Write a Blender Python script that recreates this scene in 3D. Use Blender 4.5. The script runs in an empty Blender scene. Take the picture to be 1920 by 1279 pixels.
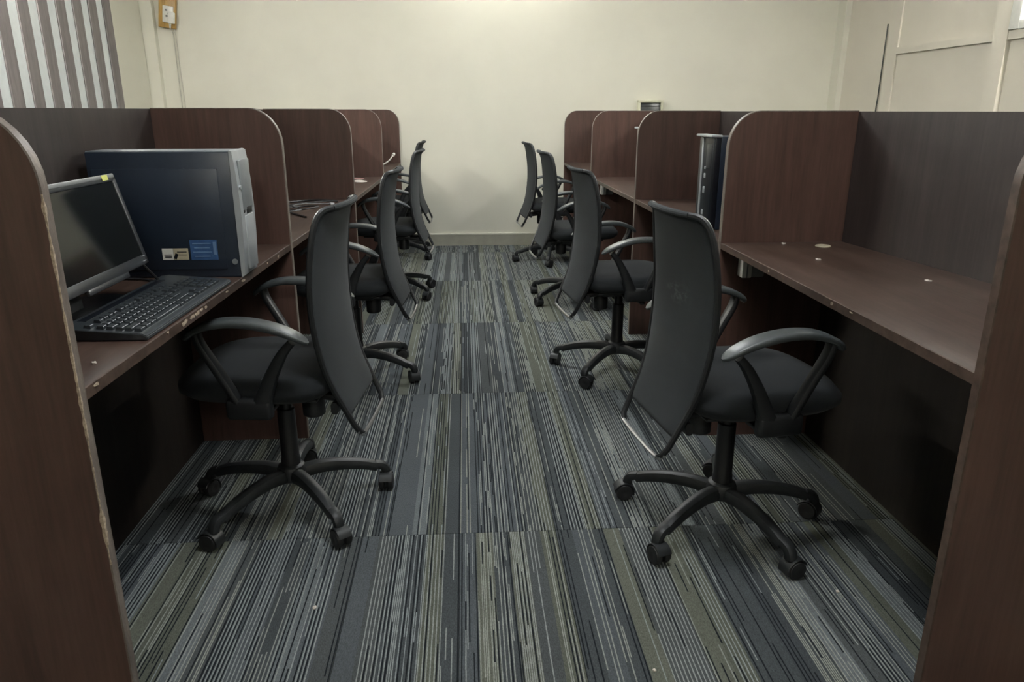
import bpy, bmesh, math, random
from mathutils import Vector, Matrix, noise

random.seed(7)
S = bpy.context.scene
COL = S.collection
PI = math.pi

# ------------------------------------------------------------------ camera
CAM_H = 1.2
cam_data = bpy.data.cameras.new('camera')
cam = bpy.data.objects.new('camera', cam_data)
COL.objects.link(cam)
FPX = 1383.0
cam_data.sensor_fit = 'HORIZONTAL'
cam_data.sensor_width = 36.0
cam_data.lens = FPX / 1920.0 * 36.0
cam_data.clip_start = 0.02
d = Vector((870 - 960, 639.5 - 207.5, -FPX)).normalized()
pitch = math.atan2(d[1], -d[2])
up = Vector((0, math.cos(pitch), math.sin(pitch)))
xr = d.cross(up)
Rm = Matrix((xr, d, up))            # world = Rm @ cam
cam.matrix_world = Matrix.Translation((0, 0, CAM_H)) @ Rm.to_4x4()
S.camera = cam

# ------------------------------------------------------------------ world, exposure
S.view_settings.view_transform = 'Standard'
S.view_settings.look = 'None'
S.view_settings.gamma = 1.0
S.view_settings.use_curve_mapping = False
S.view_settings.exposure = 2.4
w = bpy.data.worlds.new('world'); S.world = w
w.use_nodes = True
w.node_tree.nodes['Background'].inputs[0].default_value = (0.8, 0.88, 1.0, 1)
w.node_tree.nodes['Background'].inputs[1].default_value = 0.05
# lamp strengths; the back tube and ceiling panels are unseen added fill
E_FAR, E_LEFT, E_RIGHT, E_BACK_FILL, E_CEIL_FILL = 4.6, 25.0, 22.0, 10.0, 4.8

# ------------------------------------------------------------------ material helpers
def new_mat(name):
    m = bpy.data.materials.new(name); m.use_nodes = True
    nt = m.node_tree
    return m, nt, nt.nodes['Principled BSDF']

def N(nt, kind, **kw):
    n = nt.nodes.new(kind)
    for k, v in kw.items():
        setattr(n, k, v)
    return n

def link(nt, a, b): nt.links.new(a, b)

def math_node(nt, op, a, b=None, c=None):
    n = nt.nodes.new('ShaderNodeMath'); n.operation = op
    for i, v in enumerate((a, b, c)):
        if v is None: continue
        if isinstance(v, (int, float)): n.inputs[i].default_value = v
        else: nt.links.new(v, n.inputs[i])
    return n.outputs[0]

def ramp(nt, fac, stops, interp='LINEAR'):
    r = nt.nodes.new('ShaderNodeValToRGB')
    r.color_ramp.interpolation = interp
    el = r.color_ramp.elements
    while len(el) > 1: el.remove(el[-1])
    el[0].position = stops[0][0]; el[0].color = (*stops[0][1], 1)
    for p, c in stops[1:]:
        e = el.new(p); e.color = (*c, 1)
    nt.links.new(fac, r.inputs[0])
    return r.outputs[0]

def mixc(nt, fac, a, b, blend='MIX'):
    n = nt.nodes.new('ShaderNodeMix'); n.data_type = 'RGBA'; n.blend_type = blend
    if isinstance(fac, (int, float)): n.inputs[0].default_value = fac
    else: nt.links.new(fac, n.inputs[0])
    for i, v in ((6, a), (7, b)):
        if isinstance(v, tuple): n.inputs[i].default_value = (*v, 1)
        else: nt.links.new(v, n.inputs[i])
    return n.outputs[2]

def tex_obj(nt, scale=(1, 1, 1), random_offset=0.0, generated=False):
    tc = nt.nodes.new('ShaderNodeTexCoord')
    mp = nt.nodes.new('ShaderNodeMapping')
    mp.inputs['Scale'].default_value = scale
    nt.links.new(tc.outputs['Object'], mp.inputs[0])
    if random_offset:
        oi = nt.nodes.new('ShaderNodeObjectInfo')
        v = math_node(nt, 'MULTIPLY', oi.outputs['Random'], random_offset)
        cb = nt.nodes.new('ShaderNodeCombineXYZ')
        for i in range(3): nt.links.new(v, cb.inputs[i])
        nt.links.new(cb.outputs[0], mp.inputs['Location'])
    return mp.outputs[0]

def noise_tex(nt, vec, scale=5, detail=3, rough=0.5):
    n = nt.nodes.new('ShaderNodeTexNoise')
    n.inputs['Scale'].default_value = scale
    n.inputs['Detail'].default_value = detail
    n.inputs['Roughness'].default_value = rough
    nt.links.new(vec, n.inputs['Vector'])
    return n.outputs['Fac']

def bump(nt, bsdf, h, strength=0.2, dist=0.002):
    b = nt.nodes.new('ShaderNodeBump')
    b.inputs['Strength'].default_value = strength
    b.inputs['Distance'].default_value = dist
    nt.links.new(h, b.inputs['Height'])
    nt.links.new(b.outputs[0], bsdf.inputs['Normal'])

def plain(name, col, rough=0.5, metal=0.0, var=0.12, scale=30, bump_s=0.0, spec=0.5, sheen=0.0):
    m, nt, b = new_mat(name)
    v = tex_obj(nt)
    n = noise_tex(nt, v, scale, 4, 0.6)
    lo = tuple(c * (1 - var) for c in col); hi = tuple(min(1, c * (1 + var)) for c in col)
    link(nt, ramp(nt, n, [(0.3, lo), (0.7, hi)]), b.inputs['Base Color'])
    b.inputs['Roughness'].default_value = rough
    b.inputs['Metallic'].default_value = metal
    b.inputs['Specular IOR Level'].default_value = spec
    if sheen:
        b.inputs['Sheen Weight'].default_value = sheen
        b.inputs['Sheen Roughness'].default_value = 0.5
    if bump_s:
        n2 = noise_tex(nt, v, scale * 12, 2, 0.6)
        bump(nt, b, n2, bump_s, 0.001)
    return m

def laminate(name, scale, dark, mid, light, rough=0.42, dust=0.0, spec=0.5):
    """dark wood grained laminate; scale is small along the grain"""
    m, nt, b = new_mat(name)
    v = tex_obj(nt, scale, 9.0)
    n1 = noise_tex(nt, v, 1.0, 6, 0.62)
    v2 = tex_obj(nt, tuple(s * 5 for s in scale), 4.0)
    n2 = noise_tex(nt, v2, 1.0, 3, 0.6)
    f = math_node(nt, 'ADD', math_node(nt, 'MULTIPLY', n1, 0.62), math_node(nt, 'MULTIPLY', n2, 0.38))
    c = ramp(nt, f, [(0.36, dark), (0.5, mid), (0.66, light)])
    v3 = tex_obj(nt, (1, 1, 1), 5.0)
    blot = noise_tex(nt, v3, 3.0, 3, 0.55)
    if dust:
        dn = noise_tex(nt, v3, 9.0, 6, 0.7)
        df = ramp(nt, dn, [(0.52, (0, 0, 0)), (0.75, (dust, dust, dust))])
        c = mixc(nt, df, c, (0.16, 0.14, 0.12))
    link(nt, c, b.inputs['Base Color'])
    r = math_node(nt, 'ADD', math_node(nt, 'MULTIPLY', blot, 0.22), rough - 0.11)
    link(nt, r, b.inputs['Roughness'])
    b.inputs['Specular IOR Level'].default_value = spec
    bump(nt, b, n2, 0.08, 0.0006)
    return m

M = {}
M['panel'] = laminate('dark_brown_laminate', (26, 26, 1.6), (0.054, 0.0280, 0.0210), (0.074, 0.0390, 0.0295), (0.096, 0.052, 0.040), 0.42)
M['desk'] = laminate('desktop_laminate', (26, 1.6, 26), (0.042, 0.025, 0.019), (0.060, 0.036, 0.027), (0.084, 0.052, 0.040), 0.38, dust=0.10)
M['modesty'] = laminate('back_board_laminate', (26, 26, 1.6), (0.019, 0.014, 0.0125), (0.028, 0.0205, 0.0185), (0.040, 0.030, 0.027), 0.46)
M['kneehole_shade'] = laminate('kneehole_laminate_shaded', (26, 26, 1.6), (0.009, 0.0065, 0.005), (0.013, 0.0095, 0.0075), (0.019, 0.014, 0.011), 0.6, spec=0.25)  # back board laminate with the under-desk shade put into its colour

def edge_mat():
    m, nt, b = new_mat('worn_edge_band')
    v = tex_obj(nt, (40, 40, 7), 7.0)
    n = noise_tex(nt, v, 1.0, 6, 0.75)
    v2 = tex_obj(nt, (300, 300, 300))
    n2 = noise_tex(nt, v2, 1.0, 3, 0.7)
    f = math_node(nt, 'ADD', math_node(nt, 'MULTIPLY', n, 0.75), math_node(nt, 'MULTIPLY', n2, 0.25))
    c = ramp(nt, f, [(0.36, (0.085, 0.066, 0.055)), (0.52, (0.14, 0.115, 0.097)), (0.64, (0.21, 0.18, 0.15)), (0.70, (0.08, 0.06, 0.05))])
    link(nt, c, b.inputs['Base Color'])
    b.inputs['Roughness'].default_value = 0.42
    bump(nt, b, n2, 0.3, 0.001)
    return m
M['edge'] = edge_mat()
M['desk_edge'] = plain('brown_worn_desk_edge', (0.062, 0.040, 0.030), 0.4, var=0.45, scale=35)
M['edge_chipped'] = plain('chipped_particle_board', (0.34, 0.27, 0.20), 0.85, var=0.5, scale=160, bump_s=0.6)

def wall_mat(name, col, var=0.04):
    m, nt, b = new_mat(name)
    v = tex_obj(nt)
    n = noise_tex(nt, v, 1.3, 5, 0.6)
    lo = tuple(c * (1 - var) for c in col); hi = tuple(c * (1 + var) for c in col)
    c = ramp(nt, n, [(0.3, lo), (0.7, hi)])
    sp = noise_tex(nt, v, 22, 5, 0.75)
    sm = ramp(nt, sp, [(0.70, (0, 0, 0)), (0.80, (0.25, 0.25, 0.25))])
    c = mixc(nt, sm, c, tuple(x * 0.7 for x in col))
    link(nt, c, b.inputs['Base Color'])
    b.inputs['Roughness'].default_value = 0.55
    n3 = noise_tex(nt, v, 60, 3, 0.5)
    bump(nt, b, n3, 0.05, 0.001)
    return m
M['wall'] = wall_mat('cream_paint', (0.64, 0.625, 0.53))
M['wall_right'] = wall_mat('cream_paint_panelling', (0.60, 0.565, 0.48))
M['ceiling'] = wall_mat('ceiling_white', (0.75, 0.75, 0.72))
M['skirting'] = plain('skirting_beige', (0.34, 0.33, 0.27), 0.5, var=0.1, scale=8)
M['skirting_top'] = plain('skirting_lip_cream', (0.66, 0.64, 0.55), 0.4, var=0.05)

def carpet_mat():
    m, nt, b = new_mat('striped_carpet')
    tc = nt.nodes.new('ShaderNodeTexCoord')
    sx = nt.nodes.new('ShaderNodeSeparateXYZ')
    nt.links.new(tc.outputs['Object'], sx.inputs[0])
    oi = nt.nodes.new('ShaderNodeObjectInfo')
    R = oi.outputs['Random']
    def wn1(x):
        n = nt.nodes.new('ShaderNodeTexWhiteNoise'); n.noise_dimensions = '1D'
        nt.links.new(x, n.inputs['W']); return n.outputs['Value']
    def wn2(a, b_):
        cb = nt.nodes.new('ShaderNodeCombineXYZ')
        nt.links.new(a, cb.inputs[0]); nt.links.new(b_, cb.inputs[1])
        n = nt.nodes.new('ShaderNodeTexWhiteNoise'); n.noise_dimensions = '2D'
        nt.links.new(cb.outputs[0], n.inputs['Vector']); return n.outputs['Value']
    X0 = sx.outputs[0]; Y = sx.outputs[1]
    # slight wander of the yarn lines
    vv = tex_obj(nt, (220, 8, 1), 30)
    wob = math_node(nt, 'MULTIPLY', math_node(nt, 'SUBTRACT', noise_tex(nt, vv, 1, 2), 0.5), 0.0022)
    X = math_node(nt, 'ADD', X0, wob)
    off = math_node(nt, 'MULTIPLY', R, 57.0)
    # bands of about 4.8 cm with their own base colour
    bid = math_node(nt, 'FLOOR', math_node(nt, 'ADD', math_node(nt, 'DIVIDE', X, 0.0475), math_node(nt, 'FLOOR', math_node(nt, 'MULTIPLY', R, 997.0))))
    b1 = wn1(bid)
    b2 = wn1(math_node(nt, 'ADD', bid, 311.7))
    b3 = wn1(math_node(nt, 'ADD', bid, 77.3))
    base = ramp(nt, b1, [(0.0, (0.052, 0.059, 0.063)), (0.22, (0.072, 0.081, 0.088)), (0.42, (0.086, 0.093, 0.075)),
                         (0.58, (0.062, 0.068, 0.070)), (0.72, (0.115, 0.127, 0.134)), (0.82, (0.102, 0.108, 0.088)), (0.94, (0.045, 0.051, 0.056))], 'CONSTANT')
    # pinstripes on a 9.5 mm pitch, thin light and dark yarns broken along their length
    def line(pitch, lo, hi, seed, thr, seglen):
        q = math_node(nt, 'DIVIDE', X, pitch)
        sid = math_node(nt, 'ADD', math_node(nt, 'FLOOR', math_node(nt, 'ADD', q, math_node(nt, 'FLOOR', math_node(nt, 'MULTIPLY', R, 9970.0)))), seed)
        f = math_node(nt, 'FRACT', math_node(nt, 'ADD', q, 50.0))
        r1 = wn1(sid)
        seg = math_node(nt, 'FLOOR', math_node(nt, 'ADD', math_node(nt, 'DIVIDE', Y, seglen), math_node(nt, 'MULTIPLY', r1, 9.0)))
        r2 = wn2(sid, seg)
        sc = math_node(nt, 'ADD', math_node(nt, 'MULTIPLY', r1, 0.74), math_node(nt, 'MULTIPLY', r2, 0.26))
        on = math_node(nt, 'GREATER_THAN', sc, thr)
        ins = math_node(nt, 'MULTIPLY', math_node(nt, 'GREATER_THAN', f, lo), math_node(nt, 'LESS_THAN', f, hi))
        return math_node(nt, 'MULTIPLY', on, ins), r2
    l1, rr = line(0.0095, 0.08, 0.40, 3.0, math_node(nt, 'ADD', math_node(nt, 'MULTIPLY', b2, 0.85), 0.08), 0.23)
    l2, _ = line(0.00475, 0.15, 0.75, 13.0, math_node(nt, 'ADD', math_node(nt, 'MULTIPLY', b3, 0.75), 0.50), 0.11)
    d1, _ = line(0.0095, 0.52, 0.88, 33.0, math_node(nt, 'ADD', math_node(nt, 'MULTIPLY', b3, 0.70), 0.20), 0.37)
    d2, _ = line(0.00475, 0.10, 0.80, 63.0, math_node(nt, 'ADD', math_node(nt, 'MULTIPLY', b2, 0.40), 0.66), 0.13)
    lc = ramp(nt, b2, [(0, (0.215, 0.235, 0.235)), (0.5, (0.22, 0.23, 0.205)), (1, (0.19, 0.212, 0.22))])
    c = mixc(nt, math_node(nt, 'MAXIMUM', d1, d2), base, (0.011, 0.013, 0.016))
    c = mixc(nt, math_node(nt, 'MAXIMUM', l1, l2), c, lc)
    # pile noise and faint soiling
    pv = tex_obj(nt, (520, 160, 420), 3)
    pile = noise_tex(nt, pv, 1, 2, 0.7)
    c = mixc(nt, 1.0, c, ramp(nt, pile, [(0.25, (0.68, 0.68, 0.68)), (0.75, (1.58, 1.58, 1.58))]), 'MULTIPLY')
    geo = nt.nodes.new('ShaderNodeNewGeometry')
    so = nt.nodes.new('ShaderNodeTexNoise'); so.inputs['Scale'].default_value = 1.7; so.inputs['Detail'].default_value = 4
    nt.links.new(geo.outputs['Position'], so.inputs['Vector'])
    c = mixc(nt, 1.0, c, ramp(nt, so.outputs['Fac'], [(0.3, (0.86, 0.86, 0.84)), (0.7, (1.1, 1.1, 1.1))]), 'MULTIPLY')
    link(nt, c, b.inputs['Base Color'])
    b.inputs['Roughness'].default_value = 0.92
    b.inputs['Specular IOR Level'].default_value = 0.15
    bump(nt, b, pile, 0.5, 0.002)
    return m
M['carpet'] = carpet_mat()
M['subfloor'] = plain('grey_underlay', (0.03, 0.032, 0.034), 0.9)

def fabric(name, col, sheen, weave=900):
    m, nt, b = new_mat(name)
    v = tex_obj(nt)
    wv = nt.nodes.new('ShaderNodeTexVoronoi'); wv.inputs['Scale'].default_value = weave
    nt.links.new(v, wv.inputs['Vector'])
    n = noise_tex(nt, tex_obj(nt, (1, 1, 1), 8), 7, 5, 0.65)
    c = ramp(nt, n, [(0.25, tuple(x * 0.8 for x in col)), (0.6, col), (0.82, tuple(x * 1.45 for x in col))])
    link(nt, c, b.inputs['Base Color'])
    b.inputs['Roughness'].default_value = 0.85
    b.inputs['Specular IOR Level'].default_value = 0.25
    b.inputs['Sheen Weight'].default_value = sheen
    b.inputs['Sheen Roughness'].default_value = 0.45
    bump(nt, b, wv.outputs['Distance'], 0.25, 0.001)
    return m
M['mesh_fabric'] = fabric('charcoal_mesh_fabric', (0.016, 0.0195, 0.0215), 0.05)
M['seat_fabric'] = fabric('black_seat_fabric', (0.011, 0.013, 0.0145), 0.04, 600)
M['plastic'] = plain('black_plastic', (0.009, 0.010, 0.011), 0.45, var=0.25, scale=25, bump_s=0.05)
M['plastic_pad'] = plain('grey_worn_armrest_plastic', (0.050, 0.057, 0.059), 0.36, var=0.2, scale=30, bump_s=0.04)
M['plastic_dust'] = plain('dusty_black_plastic', (0.014, 0.016, 0.017), 0.48, var=0.35, scale=18, bump_s=0.05)
M['lift'] = plain('gas_lift_black', (0.010, 0.010, 0.011), 0.35)
M['chrome'] = plain('chrome', (0.50, 0.50, 0.50), 0.30, metal=1.0, var=0.05)
M['rubber'] = plain('wheel_rubber', (0.012, 0.012, 0.013), 0.55, var=0.3, scale=60)
M['case_navy'] = plain('navy_steel_case', (0.014, 0.022, 0.036), 0.34, var=0.18, scale=9, bump_s=0.02)
M['case_black'] = plain('black_gloss_case', (0.007, 0.009, 0.013), 0.32, var=0.15)
M['silver'] = plain('silver_plastic', (0.36, 0.38, 0.39), 0.36, metal=0.25, var=0.08, scale=12)
M['silver_dark'] = plain('dark_silver_plastic', (0.20, 0.215, 0.22), 0.4, metal=0.2, var=0.08)  # darker silver plastic for drive cover, screw and socket groove
M['case_top'] = plain('case_grey_top', (0.20, 0.22, 0.24), 0.4, metal=0.2, var=0.1)
M['bezel'] = plain('monitor_bezel', (0.030, 0.032, 0.034), 0.35, var=0.2)
M['bezel_light'] = plain('monitor_bezel_grey', (0.17, 0.175, 0.175), 0.4, var=0.1)
M['screen'] = plain('dark_screen', (0.006, 0.007, 0.007), 0.10, var=0.05)
M['key'] = plain('key_cap_black', (0.026, 0.031, 0.035), 0.33, var=0.2)
M['white_plastic'] = plain('white_plastic', (0.70, 0.69, 0.64), 0.4, var=0.05)
M['grey_plastic'] = plain('grey_plastic', (0.22, 0.22, 0.21), 0.5, var=0.1)
M['wood_yellow'] = laminate('varnished_yellow_wood', (40, 40, 4), (0.24, 0.13, 0.03), (0.42, 0.25, 0.07), (0.52, 0.33, 0.10), 0.4)
M['cable_black'] = plain('black_cable', (0.012, 0.012, 0.013), 0.4)
M['cable_grey'] = plain('grey_cable', (0.09, 0.09, 0.09), 0.5)
M['cable_white'] = plain('cream_cable', (0.50, 0.48, 0.41), 0.5)
M['paper'] = plain('scrap_paper', (0.62, 0.56, 0.50), 0.8)
M['paper_pink'] = plain('pinkish_paper', (0.42, 0.24, 0.22), 0.8)
M['slat'] = laminate('grey_brown_slat', (30, 30, 2), (0.125, 0.108, 0.106), (0.170, 0.148, 0.146), (0.21, 0.185, 0.18), 0.5)
M['slat_back'] = plain('white_backing', (0.66, 0.70, 0.70), 0.5, var=0.04)
M['box_cream'] = plain('cream_box_frame', (0.50, 0.49, 0.36), 0.5)
M['box_dark'] = plain('dark_grey_front', (0.045, 0.05, 0.048), 0.3)
M['blue'] = plain('blue_sticker', (0.035, 0.085, 0.20), 0.35, var=0.15)
M['blue_light'] = plain('pale_blue_print', (0.12, 0.20, 0.34), 0.4)
M['beige'] = plain('beige_sticker', (0.42, 0.37, 0.26), 0.5, var=0.15)
M['offwhite'] = plain('offwhite_sticker', (0.62, 0.61, 0.56), 0.5)
M['yellow'] = plain('yellow_green_sticker', (0.55, 0.56, 0.14), 0.5)
M['white_frame'] = plain('white_frame', (0.80, 0.80, 0.74), 0.35, var=0.04)

def glass_mat():
    m, nt, b = new_mat('frosted_pane')
    b.inputs['Base Color'].default_value = (0.38, 0.43, 0.45, 1)
    b.inputs['Roughness'].default_value = 0.4
    return m
M['pane'] = glass_mat()

def emit(name, col, s):
    m, nt, b = new_mat(name)
    b.inputs['Base Color'].default_value = (0.8, 0.8, 0.8, 1)
    b.inputs['Emission Color'].default_value = (*col, 1)
    b.inputs['Emission Strength'].default_value = s
    return m

# ------------------------------------------------------------------ mesh helpers
def mesh_of(bm, name, mat, smooth=True, angle=0.6):
    me = bpy.data.meshes.new(name)
    bmesh.ops.recalc_face_normals(bm, faces=bm.faces)
    if smooth:
        for f in bm.faces: f.smooth = True
        for e in bm.edges:
            if len(e.link_faces) == 2 and e.calc_face_angle(0) > angle: e.smooth = False
            elif len(e.link_faces) != 2: e.smooth = False
    bm.to_mesh(me); bm.free()
    mats = mat if isinstance(mat, (list, tuple)) else [mat]
    for mm in mats: me.materials.append(mm)
    return me

def put(name, me, parent=None, loc=None, rot=None):
    o = bpy.data.objects.new(name, me); COL.objects.link(o)
    if parent is not None: o.parent = parent
    if loc is not None: o.location = loc
    if rot is not None: o.rotation_euler = rot
    return o

def obj(name, bm, mat, parent=None, loc=None, rot=None, smooth=True):
    return put(name, mesh_of(bm, name, mat, smooth), parent, loc, rot)

def empty(name, loc, rz=0):
    o = bpy.data.objects.new(name, None); COL.objects.link(o)
    o.empty_display_size = 0.1
    o.location = loc; o.rotation_euler = (0, 0, rz)
    return o

def tag(o, label, cat, group=None):
    o['label'] = label; o['category'] = cat
    if group: o['group'] = group
    return o

def struct(o): o['kind'] = 'structure'; return o

def BM(): return bmesh.new()

def box(bm, c, s, bev=0.0, rz=0.0, seg=2, rot=None):
    r = bmesh.ops.create_cube(bm, size=1.0)
    vs = r['verts']
    for v in vs: v.co = Vector((v.co.x * s[0], v.co.y * s[1], v.co.z * s[2]))
    if bev > 0:
        es = list({e for v in vs for e in v.link_edges})
        rr = bmesh.ops.bevel(bm, geom=es, offset=bev, segments=seg, affect='EDGES', profile=0.5)
        vs = list({v for f in rr['faces'] for v in f.verts} | {v for v in vs if v.is_valid})
    mt = Matrix.Translation(c)
    if rot is not None: mt = mt @ rot
    elif rz: mt = mt @ Matrix.Rotation(rz, 4, 'Z')
    for v in vs: v.co = mt @ v.co
    return vs

def cyl(bm, p0, p1, r0, r1=None, n=20, cap=True):
    if r1 is None: r1 = r0
    p0 = Vector(p0); p1 = Vector(p1)
    ax = (p1 - p0).normalized()
    a = ax.orthogonal().normalized(); b_ = ax.cross(a)
    A = [bm.verts.new(p0 + (a * math.cos(t) + b_ * math.sin(t)) * r0) for t in [2 * PI * i / n for i in range(n)]]
    B = [bm.verts.new(p1 + (a * math.cos(t) + b_ * math.sin(t)) * r1) for t in [2 * PI * i / n for i in range(n)]]
    for i in range(n):
        j = (i + 1) % n
        bm.faces.new((A[i], A[j], B[j], B[i]))
    if cap:
        bm.faces.new(A[::-1]); bm.faces.new(B)

def lathe(bm, prof, n=24, axis='Z', c=(0, 0, 0)):
    rings = []
    for r, h in prof:
        ring = []
        for i in range(n):
            t = 2 * PI * i / n
            x, y = r * math.cos(t), r * math.sin(t)
            co = (x, y, h) if axis == 'Z' else ((x, h, y) if axis == 'Y' else (h, x, y))
            ring.append(bm.verts.new(Vector(co) + Vector(c)))
        rings.append(ring)
    for a, b_ in zip(rings, rings[1:]):
        for i in range(n):
            j = (i + 1) % n
            bm.faces.new((a[i], a[j], b_[j], b_[i]))
    bm.faces.new(rings[0][::-1]); bm.faces.new(rings[-1])

def smooth_path(pts, sub=6, closed=False):
    P = [Vector(p) for p in pts]; out = []
    n = len(P)
    rng = range(n) if closed else range(n - 1)
    for i in rng:
        p0 = P[(i - 1) % n] if (closed or i > 0) else P[i] * 2 - P[i + 1]
        p1 = P[i]; p2 = P[(i + 1) % n]
        p3 = P[(i + 2) % n] if (closed or i + 2 < n) else P[i + 1] * 2 - P[i]
        for k in range(sub):
            t = k / sub
            out.append(0.5 * ((2 * p1) + (-p0 + p2) * t + (2 * p0 - 5 * p1 + 4 * p2 - p3) * t * t + (-p0 + 3 * p1 - 3 * p2 + p3) * t ** 3))
    if not closed: out.append(P[-1].copy())
    return out

def tube(bm, pts, r, n=8, closed=False):
    """round tube with parallel transported frame"""
    P = [Vector(p) for p in pts]; m = len(P)
    def tan(i):
        if closed: return (P[(i + 1) % m] - P[(i - 1) % m]).normalized()
        return (P[min(i + 1, m - 1)] - P[max(i - 1, 0)]).normalized()
    t0 = tan(0); a = t0.orthogonal().normalized(); rings = []
    for i in range(m):
        t = tan(i)
        a = (a - t * a.dot(t)).normalized(); b_ = t.cross(a)
        rr = r(i / max(1, m - 1)) if callable(r) else r
        rings.append([bm.verts.new(P[i] + (a * math.cos(q) + b_ * math.sin(q)) * rr) for q in [2 * PI * k / n for k in range(n)]])
    pairs = list(zip(rings, rings[1:])) + ([(rings[-1], rings[0])] if closed else [])
    for A, B in pairs:
        for k in range(n):
            j = (k + 1) % n
            bm.faces.new((A[k], A[j], B[j], B[k]))
    if not closed:
        bm.faces.new(rings[0][::-1]); bm.faces.new(rings[-1])

def strap(bm, pts, width, thick, side=(0, 1, 0), nr=3):
    """rounded-rectangle section swept along pts; width along `side`, thickness across. width/thick may be functions of t"""
    P = [Vector(p) for p in pts]; m = len(P); sd = Vector(side)
    rings = []
    for i in range(m):
        t = (P[min(i + 1, m - 1)] - P[max(i - 1, 0)]).normalized()
        s_ = (sd - t * sd.dot(t)).normalized(); n_ = t.cross(s_)
        u = i / (m - 1)
        W = (width(u) if callable(width) else width) / 2
        T = (thick(u) if callable(thick) else thick) / 2
        rad = min(W, T) * 0.75
        ring = []
        for cx, cy, a0 in ((W - rad, T - rad, 0), (-(W - rad), T - rad, PI / 2), (-(W - rad), -(T - rad), PI), (W - rad, -(T - rad), 1.5 * PI)):
            for k in range(nr):
                a = a0 + (PI / 2) * k / (nr - 1)
                ring.append(bm.verts.new(P[i] + s_ * (cx + rad * math.cos(a)) + n_ * (cy + rad * math.sin(a))))
        rings.append(ring)
    L = len(rings[0])
    for A, B in zip(rings, rings[1:]):
        for k in range(L):
            j = (k + 1) % L
            bm.faces.new((A[k], A[j], B[j], B[k]))
    bm.faces.new(rings[0][::-1]); bm.faces.new(rings[-1])

def prism(bm, poly, y0, y1, axis='Y'):
    """poly in (x,z) extruded along y (axis Y) or (x,y) extruded along z (axis Z)"""
    def mk(p, q):
        return (p[0], q, p[1]) if axis == 'Y' else (p[0], p[1], q)
    A = [bm.verts.new(mk(p, y0)) for p in poly]; B = [bm.verts.new(mk(p, y1)) for p in poly]
    n = len(poly)
    bm.faces.new(A[::-1]); bm.faces.new(B)
    for i in range(n):
        j = (i + 1) % n
        bm.faces.new((A[i], A[j], B[j], B[i]))

# ------------------------------------------------------------------ room shell
XL, XR, YB, YF, ZC = -2.66, 3.35, -2.2, 6.86, 2.75
TH = 0.1
def slab(name, x0, x1, y0, y1, z0, z1, mat, parent=None):
    bm = BM(); c = ((x0 + x1) / 2, (y0 + y1) / 2, (z0 + z1) / 2)
    box(bm, (0, 0, 0), (x1 - x0, y1 - y0, z1 - z0))
    return obj(name, bm, mat, parent, c, smooth=False)

floor = struct(slab('floor', XL - TH, XR + TH, YB - TH, YF + TH, -0.12, -0.007, M['subfloor']))
struct(slab('ceiling', XL - TH, XR + TH, YB - TH, YF + TH, ZC, ZC + 0.1, M['ceiling']))
struct(slab('wall_far', XL - TH, XR + TH, YF, YF + TH, -0.007, ZC, M['wall']))
struct(slab('wall_near', XL - TH, XR + TH, YB - TH, YB, -0.007, ZC, M['wall']))
struct(slab('wall_left', XL - TH, XL, YB, YF, -0.007, ZC, M['wall']))
struct(slab('wall_right', XR, XR + TH, YB, YF, -0.007, ZC, M['wall_right']))
# corner pilasters
struct(slab('trim_1', XL, -2.56, 6.80, YF, -0.007, ZC, M['wall']))
struct(slab('trim_2', 3.30, XR, 6.72, YF, -0.007, ZC, M['wall']))

# carpet planks, each a part of the floor
TW, TL = 0.285, 1.14
bm = BM()
box(bm, (0, 0, 0), (TW - 0.0012, TL - 0.0016, 0.007), 0.0008, seg=1)
tile_me = mesh_of(bm, 'carpet_tile', M['carpet'], smooth=False)
floor_c = floor.location
ix0 = int(math.floor((XL + 0.035) / TW)); ix1 = int(math.ceil((XR + 0.035) / TW))
y_seam = 0.79
tiles = []
for ix in range(ix0, ix1):
    for iy in range(-3, 6):
        x0 = -0.035 + ix * TW; y0 = y_seam + iy * TL
        xa, xb = max(x0, XL), min(x0 + TW, XR); ya, yb = max(y0, YB), min(y0 + TL, YF)
        if xb - xa < 0.02 or yb - ya < 0.02: continue
        o = put('carpet_tile', tile_me, floor, Vector(((xa + xb) / 2, (ya + yb) / 2, -0.0035)) - floor_c)
        o.scale = ((xb - xa) / TW, (yb - ya) / TL, 1)

# skirting along the walls
def skirt(name, x0, x1, y0, y1, ax):
    t = struct(slab(name, x0, x1, y0, y1, 0.0, 0.100, M['skirting']))
    e = 0.004
    if ax == 'f': s = slab('skirting_lip', x0, x1, y0 - e, y1, 0.100, 0.114, M['skirting_top'])
    elif ax == 'l': s = slab('skirting_lip', x0, x1 + e, y0, y1, 0.100, 0.114, M['skirting_top'])
    else: s = slab('skirting_lip', x0 - e, x1, y0, y1, 0.100, 0.114, M['skirting_top'])
    s.parent = t; s.location = s.location - t.location
skirt('baseboard_far', -2.56, 3.30, YF - 0.014, YF, 'f')
skirt('baseboard_left', XL, XL + 0.014, YB, 6.80, 'l')
skirt('baseboard_right', XR - 0.014, XR, YB, 6.72, 'r')

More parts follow.
